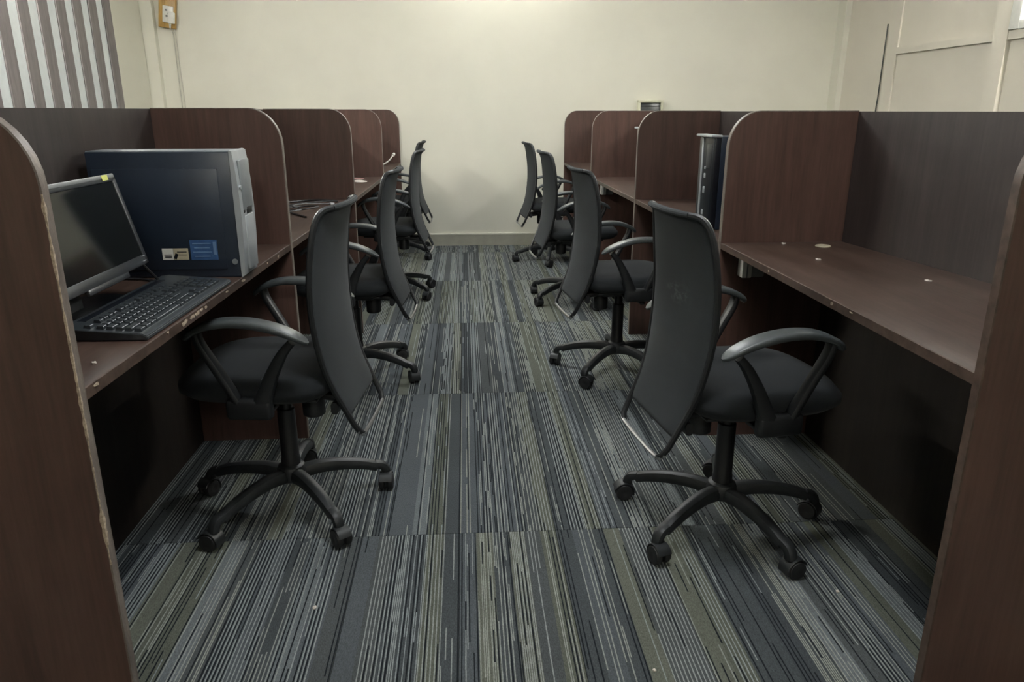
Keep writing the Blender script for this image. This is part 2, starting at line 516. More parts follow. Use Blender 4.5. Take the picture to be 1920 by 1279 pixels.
# right wall: posts, rail and a window
struct(slab('trim_3', XR - 0.012, XR, 5.90, 6.04, 0.115, ZC, M['wall_right']))
struct(slab('trim_4', XR - 0.03, XR, 4.66, 4.79, 0.115, ZC, M['wall_right']))
struct(slab('trim_5', XR - 0.024, XR, 4.79, 5.90, 1.615, 1.665, M['wall_right']))
struct(slab('trim_6', XR - 0.024, XR, 3.05, 4.66, 1.615, 1.665, M['wall_right']))
struct(slab('trim_7', XR - 0.03, XR, 2.92, 3.05, 0.115, ZC, M['wall_right']))
win = slab('window_1', XR - 0.008, XR, 3.10, 4.62, 1.67, 2.5, M['pane']); struct(win)
bm = BM()
for (ya, yb, za, zb) in ((4.57, 4.655, 1.67, 2.55), (3.055, 3.14, 1.67, 2.55), (3.14, 4.57, 1.667, 1.72), (3.14, 4.57, 2.5, 2.55)):
    box(bm, Vector((XR - 0.018, (ya + yb) / 2, (za + zb) / 2)) - win.location, (0.036, yb - ya, zb - za), 0.004)
obj('window_frame', bm, M['white_frame'], win)

# dark slats on the left wall
sp = tag(empty('slatted_wall_panel', (XL, 4.4, 0)), 'white wall panel with grey brown vertical slats at upper left', 'wall panel')
bm = BM(); box(bm, (0.006, 0, 1.225), (0.012, 3.66, 2.215), 0.0)
obj('backing_board', bm, M['slat_back'], sp, smooth=False)
bm = BM(); box(bm, (0, 0, 0), (0.010, 0.120, 2.215), 0.002, seg=1)
slat_me = mesh_of(bm, 'slat', M['slat'])
k = 0
for i in range(16):
    y = 6.155 - i * 0.228
    put('slat', slat_me, sp, (0.017, y - 4.4, 1.225))

# wooden switch board with a socket and plug high on the far wall
sb = tag(empty('switch_board', (-2.455, YF, 1.92)), 'yellow wooden switch board with white sockets high on far wall', 'switch board')
sb.rotation_euler = (0, math.radians(8), 0)
bm = BM(); box(bm, (0, -0.02, 0.08), (0.135, 0.04, 0.28), 0.004)
obj('wooden_board', bm, M['wood_yellow'], sb)
bm = BM(); box(bm, (0.012, -0.048, 0.045), (0.085, 0.016, 0.13), 0.005)
pl = obj('socket_plate', bm, M['white_plastic'], sb)
bm = BM()
for dx, dz in ((0.0, 0.075), (0.02, 0.05), (0.005, 0.03)): box(bm, (dx, -0.0575, dz), (0.016, 0.004, 0.012), 0.001)
obj('socket_hole', bm, M['box_dark'], pl)
bm = BM(); box(bm, (0.05, -0.075, 0.02), (0.05, 0.04, 0.09), 0.008); cyl(bm, (0.04, -0.075, -0.025), (0.035, -0.06, -0.06), 0.010, 0.006, 12)
obj('plug', bm, M['white_plastic'], sb)
for k_, (x0, x1, nm) in enumerate(((-2.432, -2.43, 'left'), (-2.412, -2.405, 'right'))):
    bm = BM()
    ps = [(x0 + 0.0, YF - 0.035, 1.862), (x0 + 0.004, YF - 0.012, 1.80), ((x0 + x1) / 2, YF - 0.006, 1.55), (x1, YF - 0.005, 1.25), (x1, YF - 0.005, 0.2)]
    tube(bm, [Vector(p) - Vector((x1, YF, 0.2)) for p in smooth_path(ps, 5)], 0.004, 6)
    o = obj('wall_cable', bm, M['cable_white'], None, (x1, YF, 0.2))
    tag(o, 'cream cable hanging from the wooden switch board, %s one of the two' % nm, 'cable')

bm = BM()
ps = [(0, 0.0, 1.85), (0, 0.0, 1.6), (0, 0.0, 1.27), (0, 0.006, 1.22), (0, 0.0, 0.4)]
tube(bm, smooth_path(ps, 5), 0.0045, 6)
tag(obj('wall_cable', bm, M['box_dark'], None, (XR - 0.009, 6.085, 0)), 'thin dark cable running down the right wall panelling', 'cable')

# cream framed box on the far wall above the right row
wb = tag(empty('wall_box', (1.66, YF, 1.10)), 'cream framed box with dark front on far wall above right desks', 'wall box')
bm = BM()
box(bm, (0, -0.03, 0.179), (0.225, 0.06, 0.022), 0.003); box(bm, (0, -0.03, -0.12), (0.225, 0.06, 0.022), 0.003)
box(bm, (-0.102, -0.03, 0.03), (0.022, 0.06, 0.28), 0.003); box(bm, (0.102, -0.03, 0.03), (0.022, 0.06, 0.28), 0.003)
obj('box_frame', bm, M['box_cream'], wb)
bm = BM(); box(bm, (0, -0.02, 0.03), (0.182, 0.036, 0.277), 0.002)
for i in range(6): box(bm, (0, -0.040, 0.14 - i * 0.045), (0.17, 0.006, 0.008), 0.001)
obj('dark_front', bm, M['box_dark'], wb)

# ------------------------------------------------------------------ lights
def tube_light(loc, rz, label, strength, col=(1.0, 0.985, 0.94), L=1.2):
    t = tag(empty('tube_light', loc, rz), label, 'tube light')
    bm = BM(); box(bm, (0, -0.018, 0), (L + 0.04, 0.036, 0.05), 0.006)
    obj('light_housing', bm, M['white_frame'], t)
    bm = BM(); cyl(bm, (-L / 2, -0.062, 0), (L / 2, -0.062, 0), 0.016, n=14)
    obj('lamp_tube', bm, emit('lamp_glow', col, strength), t)
    for sx in (-1, 1):
        bm = BM(); box(bm, (sx * (L / 2 + 0.012), -0.052, 0), (0.022, 0.034, 0.04), 0.004)
        obj('lamp_holder', bm, M['white_frame'], t)
tube_light((0.33, YF, 2.52), 0, 'lit tube light high on the far wall over the aisle', E_FAR * 3)
tube_light((XL, 4.2, 2.52), PI / 2, 'lit tube light high on the left wall above the slats', E_LEFT * 3)
tube_light((XR - 0.03, 3.9, 2.60), -PI / 2, 'lit tube light high on the right wall over the window', E_RIGHT * 3)
tube_light((0.2, YB, 2.45), PI, 'unseen fill tube light added on the near wall behind the camera', E_BACK_FILL * 3)  # unseen fill, added to light the panels that face the camera
for i, (x, y, nm) in enumerate(((0.3, 1.5, 'nearer'), (0.3, 4.7, 'farther'))):  # two unseen panels added overhead as ambient fill
    t = tag(empty('ceiling_fill_light', (x, y, ZC)), 'unseen square fill light panel added over the aisle, the %s one' % nm, 'ceiling light')
    bm = BM()
    for sx, sy, a, b_ in ((0, 1, 0.62, 0.03), (0, -1, 0.62, 0.03), (1, 0, 0.03, 0.56), (-1, 0, 0.03, 0.56)):
        box(bm, (sx * 0.295, sy * 0.295, -0.012), (a, b_, 0.024), 0.002)
    obj('light_frame', bm, M['white_frame'], t)
    bm = BM(); box(bm, (0, 0, -0.008), (0.56, 0.56, 0.012))
    obj('light_diffuser', bm, emit('fill_panel_glow', (0.95, 0.98, 1.0), E_CEIL_FILL * (1.5, 1.7)[i]), t)

# ------------------------------------------------------------------ workstations
PT = 0.020       # panel thickness
def panel_outline(xf, xb, ztop, rad=0.105, n=8, z0=0.0):
    """outline in x,z from bottom front up the front edge, round corner, back to xb. Works for both rows"""
    s = 1 if xb > xf else -1
    pts = [(xf, z0), (xf, ztop - rad * 1.15)]
    for i in range(1, n + 1):
        a = (PI / 2) * i / n
        pts.append((xf + s * rad * (1 - math.cos(a)), ztop - rad * 1.15 * (1 - math.sin(a))))
    pts.append((xb, ztop)); pts.append((xb, z0))
    return pts

def chip_strip(parent, at, z0, z1, y, s, n=260):
    # ragged strip of bare chipboard where the edge band has broken away on the camera side
    bm = BM(); rings = []
    for i in range(n + 1):
        z = z0 + (z1 - z0) * i / n
        a = noise.noise(Vector((z * 9, 3.1, 0))); b_ = noise.noise(Vector((z * 60, 7.7, 0))); c_ = noise.noise(Vector((z * 23, 1.7, 4)))
        wv = max(0.0, 0.10 + 0.75 * a + 0.45 * b_ + 0.5 * c_)
        wv = min(1.0, wv) * 0.0085
        q = at(z)
        o_ = -0.0006 if wv <= 0 else 0.0
        rings.append([bm.verts.new(q + Vector((s * 0.001, y + wv + 0.0002, 0))), bm.verts.new(q + Vector((-s * (0.0005 + o_), y + wv, 0))),
                      bm.verts.new(q + Vector((-s * (0.0005 + o_), y - 0.0010, 0))), bm.verts.new(q + Vector((s * (0.0015 + 0.7 * wv), y - 0.0010, 0)))])
    for A, B in zip(rings, rings[1:]):
        for k_ in range(4):
            j = (k_ + 1) % 4
            bm.faces.new((A[k_], A[j], B[j], B[k_]))
    bm.faces.new(rings[0][::-1]); bm.faces.new(rings[-1])
    o = obj('chipped_edge', bm, M['edge_chipped'], parent, smooth=False); o['label'] = 'pale chipped edge'
    return o

def side_panel(root, xf, xb, y, ztop, chipped=False, band='edge'):
    o0 = Vector(root.location)
    bm = BM()
    pts = panel_outline(xf, xb, ztop)
    prism(bm, [(p[0] - xf, p[1]) for p in pts], -PT / 2, PT / 2)
    p = obj('side_panel', bm, M['panel'], root, Vector((xf, y, 0)) - o0, smooth=True)
    # edge band along front edge and top
    bm = BM()
    path = [Vector((q[0] - xf, 0, q[1])) for q in pts[:-1]]
    s = 1 if xb > xf else -1
    cen = []
    for q in path: cen.append(q)
    # build ribbon 1.6 mm thick, slightly proud
    rings = []
    for i, q in enumerate(cen):
        t = (cen[min(i + 1, len(cen) - 1)] - cen[max(i - 1, 0)]).normalized()
        nrm = Vector((-t.z * s, 0, t.x * s))
        w_ = PT / 2 + 0.0007
        rings.append([bm.verts.new(q + nrm * a + Vector((0, b_, 0))) for a, b_ in ((-0.0012, -w_), (0.0018, -w_ * 0.92), (0.0018, w_ * 0.92), (-0.0012, w_))])
    for A, B in zip(rings, rings[1:]):
        for k_ in range(4):
            j = (k_ + 1) % 4
            bm.faces.new((A[k_], A[j], B[j], B[k_]))
    bm.faces.new(rings[0][::-1]); bm.faces.new(rings[-1])
    obj('edge_band', bm, M[band], p)
    if chipped:
        chip_strip(p, lambda z: Vector((-0.0018 * s, 0, z)), 0.42, ztop - 0.13, -PT / 2, s)
    return p

def workstation(root_loc, xf0, xf1, xb0, xb1, y0, y1, ztop, label, group, desk_z=0.75, modesty_x=None, first=False, chips=0, slant=False):
    """bay from y0 (near) to y1 (far, holding the far side panel); front edge x goes xf0 -> xf1, back xb0 -> xb1"""
    t = tag(empty('workstation', root_loc), label, 'workstation', group)
    o0 = Vector(root_loc)
    s = 1 if xb0 > xf0 else -1
    if first: side_panel(t, xf0, xb0, y0, ztop, chipped=(s < 0), band=('edge' if s < 0 else 'desk_edge'))
    side_panel(t, xf1, xb1, y1, ztop)
    ya, yb = y0 + PT / 2 + 0.0008, y1 - PT / 2 - 0.0008
    g = 0.003
    # desktop
    poly = [(xf0 + s * g, ya), (xf1 + s * g, yb), (xb1 - s * 0.001, yb), (xb0 - s * 0.001, ya)]
    bm = BM(); cx = (xf0 + xb0) / 2; cy = (y0 + y1) / 2
    prism(bm, [(p[0] - cx, p[1] - cy) for p in poly], -0.022, 0, axis='Z')
    dk = obj('desktop', bm, M['desk'], t, Vector((cx, cy, desk_z)) - o0, smooth=False)
    # worn front edge strip
    bm = BM()
    a = Vector((xf0 + s * g - cx, ya - cy, -0.011)); b_ = Vector((xf1 + s * g - cx, yb - cy, -0.011))
    nseg = 40; rings = []
    rnd = random.Random(int(y0 * 10) + (3 if s < 0 else 0))
    for i in range(nseg + 1):
        q = a.lerp(b_, i / nseg)
        e = 0.0022 + rnd.uniform(-0.0006, 0.0006)
        rings.append([bm.verts.new(q + Vector((-s * e, 0, 0.0105))), bm.verts.new(q + Vector((s * 0.001, 0, 0.0115))),
                      bm.verts.new(q + Vector((s * 0.001, 0, -0.0112))), bm.verts.new(q + Vector((-s * e, 0, -0.0105)))])
    for A, B in zip(rings, rings[1:]):
        for k_ in range(4):
            j = (k_ + 1) % 4
            bm.faces.new((A[k_], A[j], B[j], B[k_]))
    bm.faces.new(rings[0][::-1]); bm.faces.new(rings[-1])
    obj('desk_edge', bm, M['desk_edge'], dk, smooth=False)
    for i in range(chips):
        u = (0.30 + 0.10 * rnd.random() if i < chips * 0.5 else rnd.random() * 0.9)
        q = a.lerp(b_, u)
        bm = BM(); nn = 7
        hw, hz = rnd.uniform(0.005, 0.013), rnd.uniform(0.0022, 0.0045)
        zc = rnd.uniform(-0.001, 0.006)
        A_ = []; B_ = []
        for k_ in range(nn):
            an = 2 * PI * k_ / nn; rr = rnd.uniform(0.6, 1.15)
            A_.append(bm.verts.new((-s * 0.0034, hw * rr * math.cos(an), zc + hz * rr * math.sin(an)))); B_.append(bm.verts.new((s * 0.001, hw * rr * math.cos(an), zc + hz * rr * math.sin(an))))
        bm.faces.new(A_); bm.faces.new(B_[::-1])
        for k_ in range(nn): bm.faces.new((A_[k_], B_[k_], B_[(k_ + 1) % nn], A_[(k_ + 1) % nn]))
        obj('edge_chip', bm, M['edge_chipped'], dk, q, smooth=False)
    # back board above the desk
    bm = BM()
    A0 = Vector((xb0, ya, 0)); A1 = Vector((xb1, yb, 0))
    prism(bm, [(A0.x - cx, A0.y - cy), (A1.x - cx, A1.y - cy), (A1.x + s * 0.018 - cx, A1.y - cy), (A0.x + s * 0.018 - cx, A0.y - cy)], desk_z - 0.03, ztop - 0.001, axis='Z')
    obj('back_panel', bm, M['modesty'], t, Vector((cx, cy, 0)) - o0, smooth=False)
    # modesty board below the desk
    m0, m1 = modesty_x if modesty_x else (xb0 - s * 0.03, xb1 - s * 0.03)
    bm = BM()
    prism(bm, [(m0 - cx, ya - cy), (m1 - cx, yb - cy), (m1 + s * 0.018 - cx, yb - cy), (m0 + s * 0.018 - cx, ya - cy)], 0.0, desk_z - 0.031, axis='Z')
    obj('modesty_panel', bm, M['kneehole_shade'], t, Vector((cx, cy, 0)) - o0, smooth=False)
    return t

DZ = 0.75
LY = [1.20, 2.645, 4.045, 5.43, 6.848]
LX = [-0.650, -0.620, -0.592, -0.582, -0.577]
LB = [-1.048, -1.040, -1.030, -1.025, -1.020]
RY = [1.18, 2.575, 3.93, 5.30, 6.848]
RX = [0.905, 0.905, 0.900, 0.890, 0.900]
RB = [1.500, 1.350, 1.325, 1.32, 1.32]
Llab = ['brown workstation bay holding the monitor, keyboard and computer tower, left row',
        'brown workstation bay with a black cable bundle on its desk, left row',
        'brown workstation bay with paper scraps on its desk, third bay of left row',
        'brown workstation bay with a curled white cable, against far wall, left row']
Rlab = ['widest empty brown workstation bay with a cable hole, nearest in right row',
        'brown workstation bay holding a glossy black tower in plain view, right row',
        'brown workstation bay whose tower hides behind a divider, third in right row',
        'empty brown workstation bay against the far wall, last of right row']
for i in range(4):
    workstation((LX[i], LY[i], 0), LX[i], LX[i + 1], LB[i], LB[i + 1], LY[i], LY[i + 1], 1.2075, Llab[i], 'workstations of the left row', first=(i == 0), chips=(22 if i == 0 else 0))
    md = (1.308, 1.302) if i == 0 else None
    workstation((RX[i], RY[i], 0), RX[i], RX[i + 1], RB[i], RB[i + 1], RY[i], RY[i + 1], 1.1985, Rlab[i], 'workstations of the right row', first=(i == 0), chips=(3 if i == 0 else 0), modesty_x=md)

# ------------------------------------------------------------------ chairs
# back profile, local frame: +x forward, z up, origin on the floor below the gas lift
PROF = [(-0.238, 0.372), (-0.226, 0.405), (-0.209, 0.455), (-0.195, 0.520), (-0.186, 0.600), (-0.182, 0.680), (-0.184, 0.760),
        (-0.192, 0.840), (-0.203, 0.898), (-0.214, 0.932), (-0.227, 0.950), (-0.240, 0.955)]
HALF = [0.146, 0.160, 0.170, 0.181, 0.191, 0.196, 0.197, 0.193, 0.182, 0.168, 0.150, 0.125]
WRAP = [0.000, 0.002, 0.006, 0.011, 0.015, 0.017, 0.018, 0.018, 0.020, 0.022, 0.022, 0.016]
def back_surface():
    P = smooth_path([(p[0], h, p[1]) for p, h in zip(PROF, HALF)], 4)
    W = smooth_path([(w_, 0, 0) for w_ in WRAP], 4)
    return P, W
def make_back():
    P, W = back_surface()
    bm = BM(); nu = 14; front = []; rear = []
    for i, (p, w_) in enumerate(zip(P, W)):
        t = (P[min(i + 1, len(P) - 1)] - P[max(i - 1, 0)]); t.y = 0; t.normalize()
        nrm = Vector((t.z, 0, -t.x))          # towards +x (front)
        rf, rr = [], []
        for k_ in range(nu + 1):
            u = -1 + 2 * k_ / nu
            y = p.y * u
            c = Vector((p.x + w_.x * abs(u) ** 2.2, y, p.z))
            edge = (1 - abs(u) ** 6)
            th = 0.003 + 0.006 * edge
            if i in (0, len(P) - 1): th *= 0.4
            rf.append(bm.verts.new(c + nrm * th)); rr.append(bm.verts.new(c - nrm * th))
        front.append(rf); rear.append(rr)
    for a in range(len(P) - 1):
        for k_ in range(nu):
            bm.faces.new((front[a][k_], front[a][k_ + 1], front[a + 1][k_ + 1], front[a + 1][k_]))
            bm.faces.new((rear[a][k_ + 1], rear[a][k_], rear[a + 1][k_], rear[a + 1][k_ + 1]))
        bm.faces.new((front[a][0], front[a + 1][0], rear[a + 1][0], rear[a][0]))
        bm.faces.new((front[a + 1][nu], front[a][nu], rear[a][nu], rear[a + 1][nu]))
    for a in (0, len(P) - 1):
        for k_ in range(nu):
            bm.faces.new((front[a][k_], rear[a][k_], rear[a][k_ + 1], front[a][k_ + 1]))
    return mesh_of(bm, 'backrest', M['mesh_fabric'], angle=1.2)
def scuff_mat():
    m = M['mesh_fabric'].copy(); m.name = 'scuffed_charcoal_mesh'
    nt = m.node_tree; b = nt.nodes['Principled BSDF']
    src = b.inputs['Base Color'].links[0].from_socket
    tc = nt.nodes.new('ShaderNodeTexCoord'); mp = nt.nodes.new('ShaderNodeMapping')
    mp.inputs['Location'].default_value = (0, 0.02 / 0.09, -0.735 / 0.035)
    mp.inputs['Scale'].default_value = (0.001, 1 / 0.09, 1 / 0.035)
    nt.links.new(tc.outputs['Object'], mp.inputs[0])
    ln = nt.nodes.new('ShaderNodeVectorMath'); ln.operation = 'LENGTH'
    nt.links.new(mp.outputs[0], ln.inputs[0])
    fall = ramp(nt, ln.outputs['Value'], [(0.2, (1, 1, 1)), (1.0, (0, 0, 0))])
    nz = ramp(nt, noise_tex(nt, tex_obj(nt, (1, 34, 60)), 1.0, 5, 0.7), [(0.48, (0, 0, 0)), (0.68, (0.75, 0.75, 0.75))])
    k_ = mixc(nt, 1.0, fall, nz, 'MULTIPLY')
    c = mixc(nt, k_, src, (0.085, 0.092, 0.092))
    nt.links.new(c, b.inputs['Base Color'])
    return m
def make_back_frame():
    bm = BM()
    P, W = back_surface()
    side = []
    n = len(P)
    for i in range(7, n):
        side.append((P[i].x + W[i].x, P[i].y, P[i].z))
    low = [(-0.268, 0.132, 0.310), (-0.264, 0.149, 0.323), (-0.252, 0.158, 0.345), (-0.234, 0.162, 0.385)]
    for s_ in (1, -1):
        pts = [(a, b_ * s_, c) for a, b_, c in low + side]
        tube(bm, pts, 0.0085, 8)
    # rolled top lip
    top = [(P[-1].x + W[-1].x * abs(u) ** 2.2, P[-1].y * u, P[-1].z) for u in [-1 + 2 * k_ / 12 for k_ in range(13)]]
    return mesh_of(bm, 'back_frame', M['plastic'])
def make_top_lip():
    P, W = back_surface()
    bm = BM()
    path = []
    for u in [-1 + 2 * k_ / 16 for k_ in range(17)]:
        path.append((P[-1].x + W[-1].x * abs(u) ** 2.2, P[-1].y * u, P[-1].z))
    tube(bm, path, 0.0075, 10)
    return mesh_of(bm, 'top_lip', M['mesh_fabric'])
def make_cross_bar():
    bm = BM()
    pts = [(-0.259, -0.155, 0.328), (-0.266, -0.146, 0.318), (-0.270, -0.130, 0.310), (-0.272, -0.06, 0.307), (-0.272, 0.06, 0.307), (-0.270, 0.130, 0.310), (-0.266, 0.146, 0.318), (-0.259, 0.155, 0.328)]
    tube(bm, smooth_path(pts, 4), 0.0065, 8)
    return mesh_of(bm, 'cross_bar', M['chrome'])
def make_seat():
    bm = BM(); nu, nv = 22, 22
    def pt(u, v, top):
        # superellipse footprint
        a = math.atan2(v, u); m = max(abs(u), abs(v))
        if m == 0: x = y = 0
        else:
            k_ = m / (abs(u) ** 4 + abs(v) ** 4) ** 0.25
            x, y = u * k_, v * k_
        r = m
        X = 0.030 + x * 0.228; Y_ = y * (0.235 - 0.012 * x)
        dome = (1 - r ** 5)
        dome = (1 - r ** 9)
        zt = 0.474 + 0.030 * dome ** 0.55 + 0.006 * math.cos(y * 2) - (0.018 * max(0, x - 0.45) ** 1.2)
        zb = 0.450 - 0.025 * dome ** 0.5
        return Vector((X, Y_, zt if top else zb))
    T = [[bm.verts.new(pt(-1 + 2 * i / nu, -1 + 2 * j / nv, True)) for j in range(nv + 1)] for i in range(nu + 1)]
    B = [[bm.verts.new(pt(-1 + 2 * i / nu, -1 + 2 * j / nv, False)) for j in range(nv + 1)] for i in range(nu + 1)]
    for i in range(nu):
        for j in range(nv):
            bm.faces.new((T[i][j], T[i + 1][j], T[i + 1][j + 1], T[i][j + 1]))
            bm.faces.new((B[i][j + 1], B[i + 1][j + 1], B[i + 1][j], B[i][j]))
    for i in range(nu):
        bm.faces.new((T[i + 1][0], T[i][0], B[i][0], B[i + 1][0])); bm.faces.new((T[i][nv], T[i + 1][nv], B[i + 1][nv], B[i][nv]))
    for j in range(nv):
        bm.faces.new((T[0][j], T[0][j + 1], B[0][j + 1], B[0][j])); bm.faces.new((T[nu][j + 1], T[nu][j], B[nu][j], B[nu][j + 1]))
    return mesh_of(bm, 'seat', M['seat_fabric'], angle=1.3)
def make_arm(s_):
    bm = BM(); Y0 = 0.250 * s_
    # rear strut, broad and curved
    rs = smooth_path([(-0.125, Y0, 0.622), (-0.095, Y0, 0.585), (-0.062, Y0, 0.525), (-0.036, Y0, 0.462), (-0.02, Y0, 0.42)], 5)
    strap(bm, rs, lambda u: 0.030 + 0.004 * u, lambda u: 0.020 + 0.040 * u ** 1.3, nr=3)
    fs = smooth_path([(0.128, Y0, 0.645), (0.118, Y0, 0.610), (0.085, Y0, 0.548), (0.055, Y0, 0.490), (0.035, Y0, 0.450)], 5)
    strap(bm, fs, 0.034, lambda u: 0.020 + 0.006 * u, nr=3)
    # bracket
    box(bm, (0.005, Y0, 0.432), (0.125, 0.034, 0.060), 0.012, seg=3)
    box(bm, (0.005, Y0 - s_ * 0.035, 0.413), (0.10, 0.09, 0.012), 0.003)
    return mesh_of(bm, 'armrest', M['plastic'])
def make_pad(s_):
    bm = BM(); Y0 = 0.250 * s_
    p = smooth_path([(-0.168, Y0, 0.618), (-0.130, Y0, 0.640), (-0.075, Y0, 0.660), (-0.010, Y0, 0.672), (0.055, Y0, 0.672), (0.108, Y0, 0.660), (0.142, Y0, 0.642), (0.158, Y0, 0.624)], 5)
    def wd(u): return 0.052 * (1 - abs(2 * u - 1) ** 4) ** 0.5 * 0.9 + 0.010
    def th(u): return 0.008 + 0.012 * (1 - abs(2 * u - 1) ** 3)
    strap(bm, p, wd, th, nr=4)
    return mesh_of(bm, 'arm_pad', M['plastic_pad'])
def make_lift():
    bm = BM()
    lathe(bm, [(0.014, 0.12), (0.0295, 0.13), (0.0295, 0.165), (0.0275, 0.17), (0.0265, 0.33), (0.020, 0.332), (0.018, 0.392)], 20)
    return mesh_of(bm, 'gas_lift', M['lift'])
def make_mech():
    bm = BM()
    box(bm, (0.0, 0, 0.402), (0.20, 0.15, 0.040), 0.008)
    box(bm, (0.0, 0, 0.419), (0.30, 0.33, 0.010), 0.003)
    # arm carrying the back frame
    strap(bm, smooth_path([(-0.05, 0, 0.402), (-0.13, 0, 0.395), (-0.175, 0, 0.390), (-0.205, 0, 0.398)], 4), 0.13, 0.022)
    strap(bm, [(-0.200, -0.168, 0.400), (-0.200, 0.0, 0.394), (-0.200, 0.168, 0.400)], 0.020, 0.034, side=(1, 0, 0))
    return mesh_of(bm, 'seat_mechanism', M['plastic'])
def make_knob():
    bm = BM(); lathe(bm, [(0.030, 0.312), (0.034, 0.316), (0.034, 0.372), (0.026, 0.390)], 20, c=(-0.088, 0.0, 0))
    return mesh_of(bm, 'tension_knob', M['plastic'])
def make_lever():
    bm = BM(); tube(bm, smooth_path([(0.03, -0.06, 0.400), (0.035, -0.13, 0.396), (0.035, -0.19, 0.388)], 4), 0.005, 8)
    box(bm, (0.035, -0.205, 0.386), (0.022, 0.05, 0.012), 0.004)
    return mesh_of(bm, 'lever', M['plastic'])
def make_hub():
    bm = BM(); lathe(bm, [(0.030, 0.088), (0.042, 0.095), (0.046, 0.125), (0.040, 0.140), (0.031, 0.146)], 24)
    return mesh_of(bm, 'base_hub', M['plastic_dust'])
def make_leg():
    bm = BM()
    p = smooth_path([(0.030, 0, 0.112), (0.090, 0, 0.118), (0.160, 0, 0.112), (0.225, 0, 0.098), (0.268, 0, 0.082)], 5)
    strap(bm, p, lambda u: 0.044 - 0.010 * u, lambda u: 0.046 - 0.014 * u, nr=3)
    p2 = smooth_path([(0.262, 0, 0.090), (0.286, 0, 0.082), (0.296, 0, 0.068), (0.298, 0, 0.055)], 4)
    strap(bm, p2, lambda u: 0.034 - 0.004 * u, lambda u: 0.026 + 0.004 * u, nr=3)
    return mesh_of(bm, 'base_leg', M['plastic_dust'])
def make_caster():
    """pivot at origin, wheel axis along y, trailing towards +x"""
    bm = BM()
    for s_ in (-1, 1):
        c = (0.012, s_ * 0.014, 0.0275)
        lathe(bm, [(0.010, -0.009 * s_), (0.024, -0.0085 * s_), (0.0275, -0.004 * s_), (0.0275, 0.004 * s_), (0.025, 0.0085 * s_), (0.013, 0.0105 * s_), (0.008, 0.0085 * s_)], 20, axis='Y', c=c)
    return mesh_of(bm, 'caster', M['rubber'])
def make_hood():
    bm = BM()
    pts = [(0.012 + 0.031 * math.cos(a), 0, 0.0275 + 0.031 * math.sin(a)) for a in [math.radians(q) for q in range(20, 201, 20)]]
    strap(bm, pts, 0.042, 0.004, nr=2)
    cyl(bm, (0, 0, 0.048), (0, 0, 0.066), 0.011, n=14)
    box(bm, (0.012, 0, 0.030), (0.03, 0.007, 0.044), 0.003)
    return mesh_of(bm, 'caster_hood', M['plastic_dust'])

CH = dict(back=make_back(), frame=make_back_frame(), lip=make_top_lip(), bar=make_cross_bar(), seat=make_seat(), armL=make_arm(1), armR=make_arm(-1),
          padL=make_pad(1), padR=make_pad(-1), lift=make_lift(), mech=make_mech(), knob=make_knob(), lever=make_lever(), hub=make_hub(), leg=make_leg(),
          caster=make_caster(), hood=make_hood())
CH['casterunit'] = CH['caster']

def chair(x, y, yaw, base, label, group, seed):
    rnd = random.Random(seed)
    t = tag(empty('office_chair', (x, y, 0), math.radians(yaw)), label, 'chair', group)
    put('seat', CH['seat'], t)
    b_ = put('backrest', CH['back'], t); put('top_lip', CH['lip'], b_)
    if seed == 5:
        b_.data = CH['back'].copy(); b_.data.materials[0] = scuff_mat(); b_['label'] = 'backrest with pale rubbed marks'
    f = put('back_frame', CH['frame'], t)
    c = put('cross_bar', CH['bar'], f); c['label'] = 'chrome bar closing the bottom of the back frame'
    for s_ in ('L', 'R'):
        a = put('armrest', CH['arm' + s_], t)
        p = put('arm_pad', CH['pad' + s_], a); p['label'] = 'arched grey arm pad'
    put('gas_lift', CH['lift'], t)
    m = put('seat_mechanism', CH['mech'], t); put('tension_knob', CH['knob'], m); put('lever', CH['lever'], m)
    put('base_hub', CH['hub'], t)
    for k_ in range(5):
        a = math.radians(base + 72 * k_ - yaw)
        lg = put('base_leg', CH['leg'], t, (0, 0, 0), (0, 0, a))
        sw = rnd.uniform(-2.6, 2.6)
        put('caster', CH['caster'], lg, (0.298, 0, 0), (0, 0, sw))
        put('caster_hood', CH['hood'], lg, (0.298, 0, 0), (0, 0, sw))
    return t

GL, GR = 'office chairs along the left row', 'office chairs along the right row'
chair(-0.562, 2.135, 174.5, 19, 'black mesh office chair drawn up to the desk with monitor and keyboard', GL, 1)
chair(-0.520, 3.335, 176.5, -24, 'black mesh office chair at the left bay with the cable bundle', GL, 2)
chair(-0.505, 4.960, 177.0, -36, 'black mesh office chair at the left bay with paper scraps', GL, 3)
chair(-0.565, 6.330, 178.0, -34, 'black mesh office chair nearest the far wall in the left row', GL, 4)
chair(0.750, 1.941, 8.0, 145.5, 'largest black mesh office chair, with scuffed back, by the empty right desk', GR, 5)
chair(0.710, 3.340, 7.0, 158.5, 'black mesh office chair at the right bay with the glossy tower', GR, 6)
chair(0.700, 4.740, 5.0, 144.5, 'black mesh office chair third from the camera in right row', GR, 7)
chair(0.705, 6.080, 4.5, 187, 'black mesh office chair nearest the far wall in the right row', GR, 8)

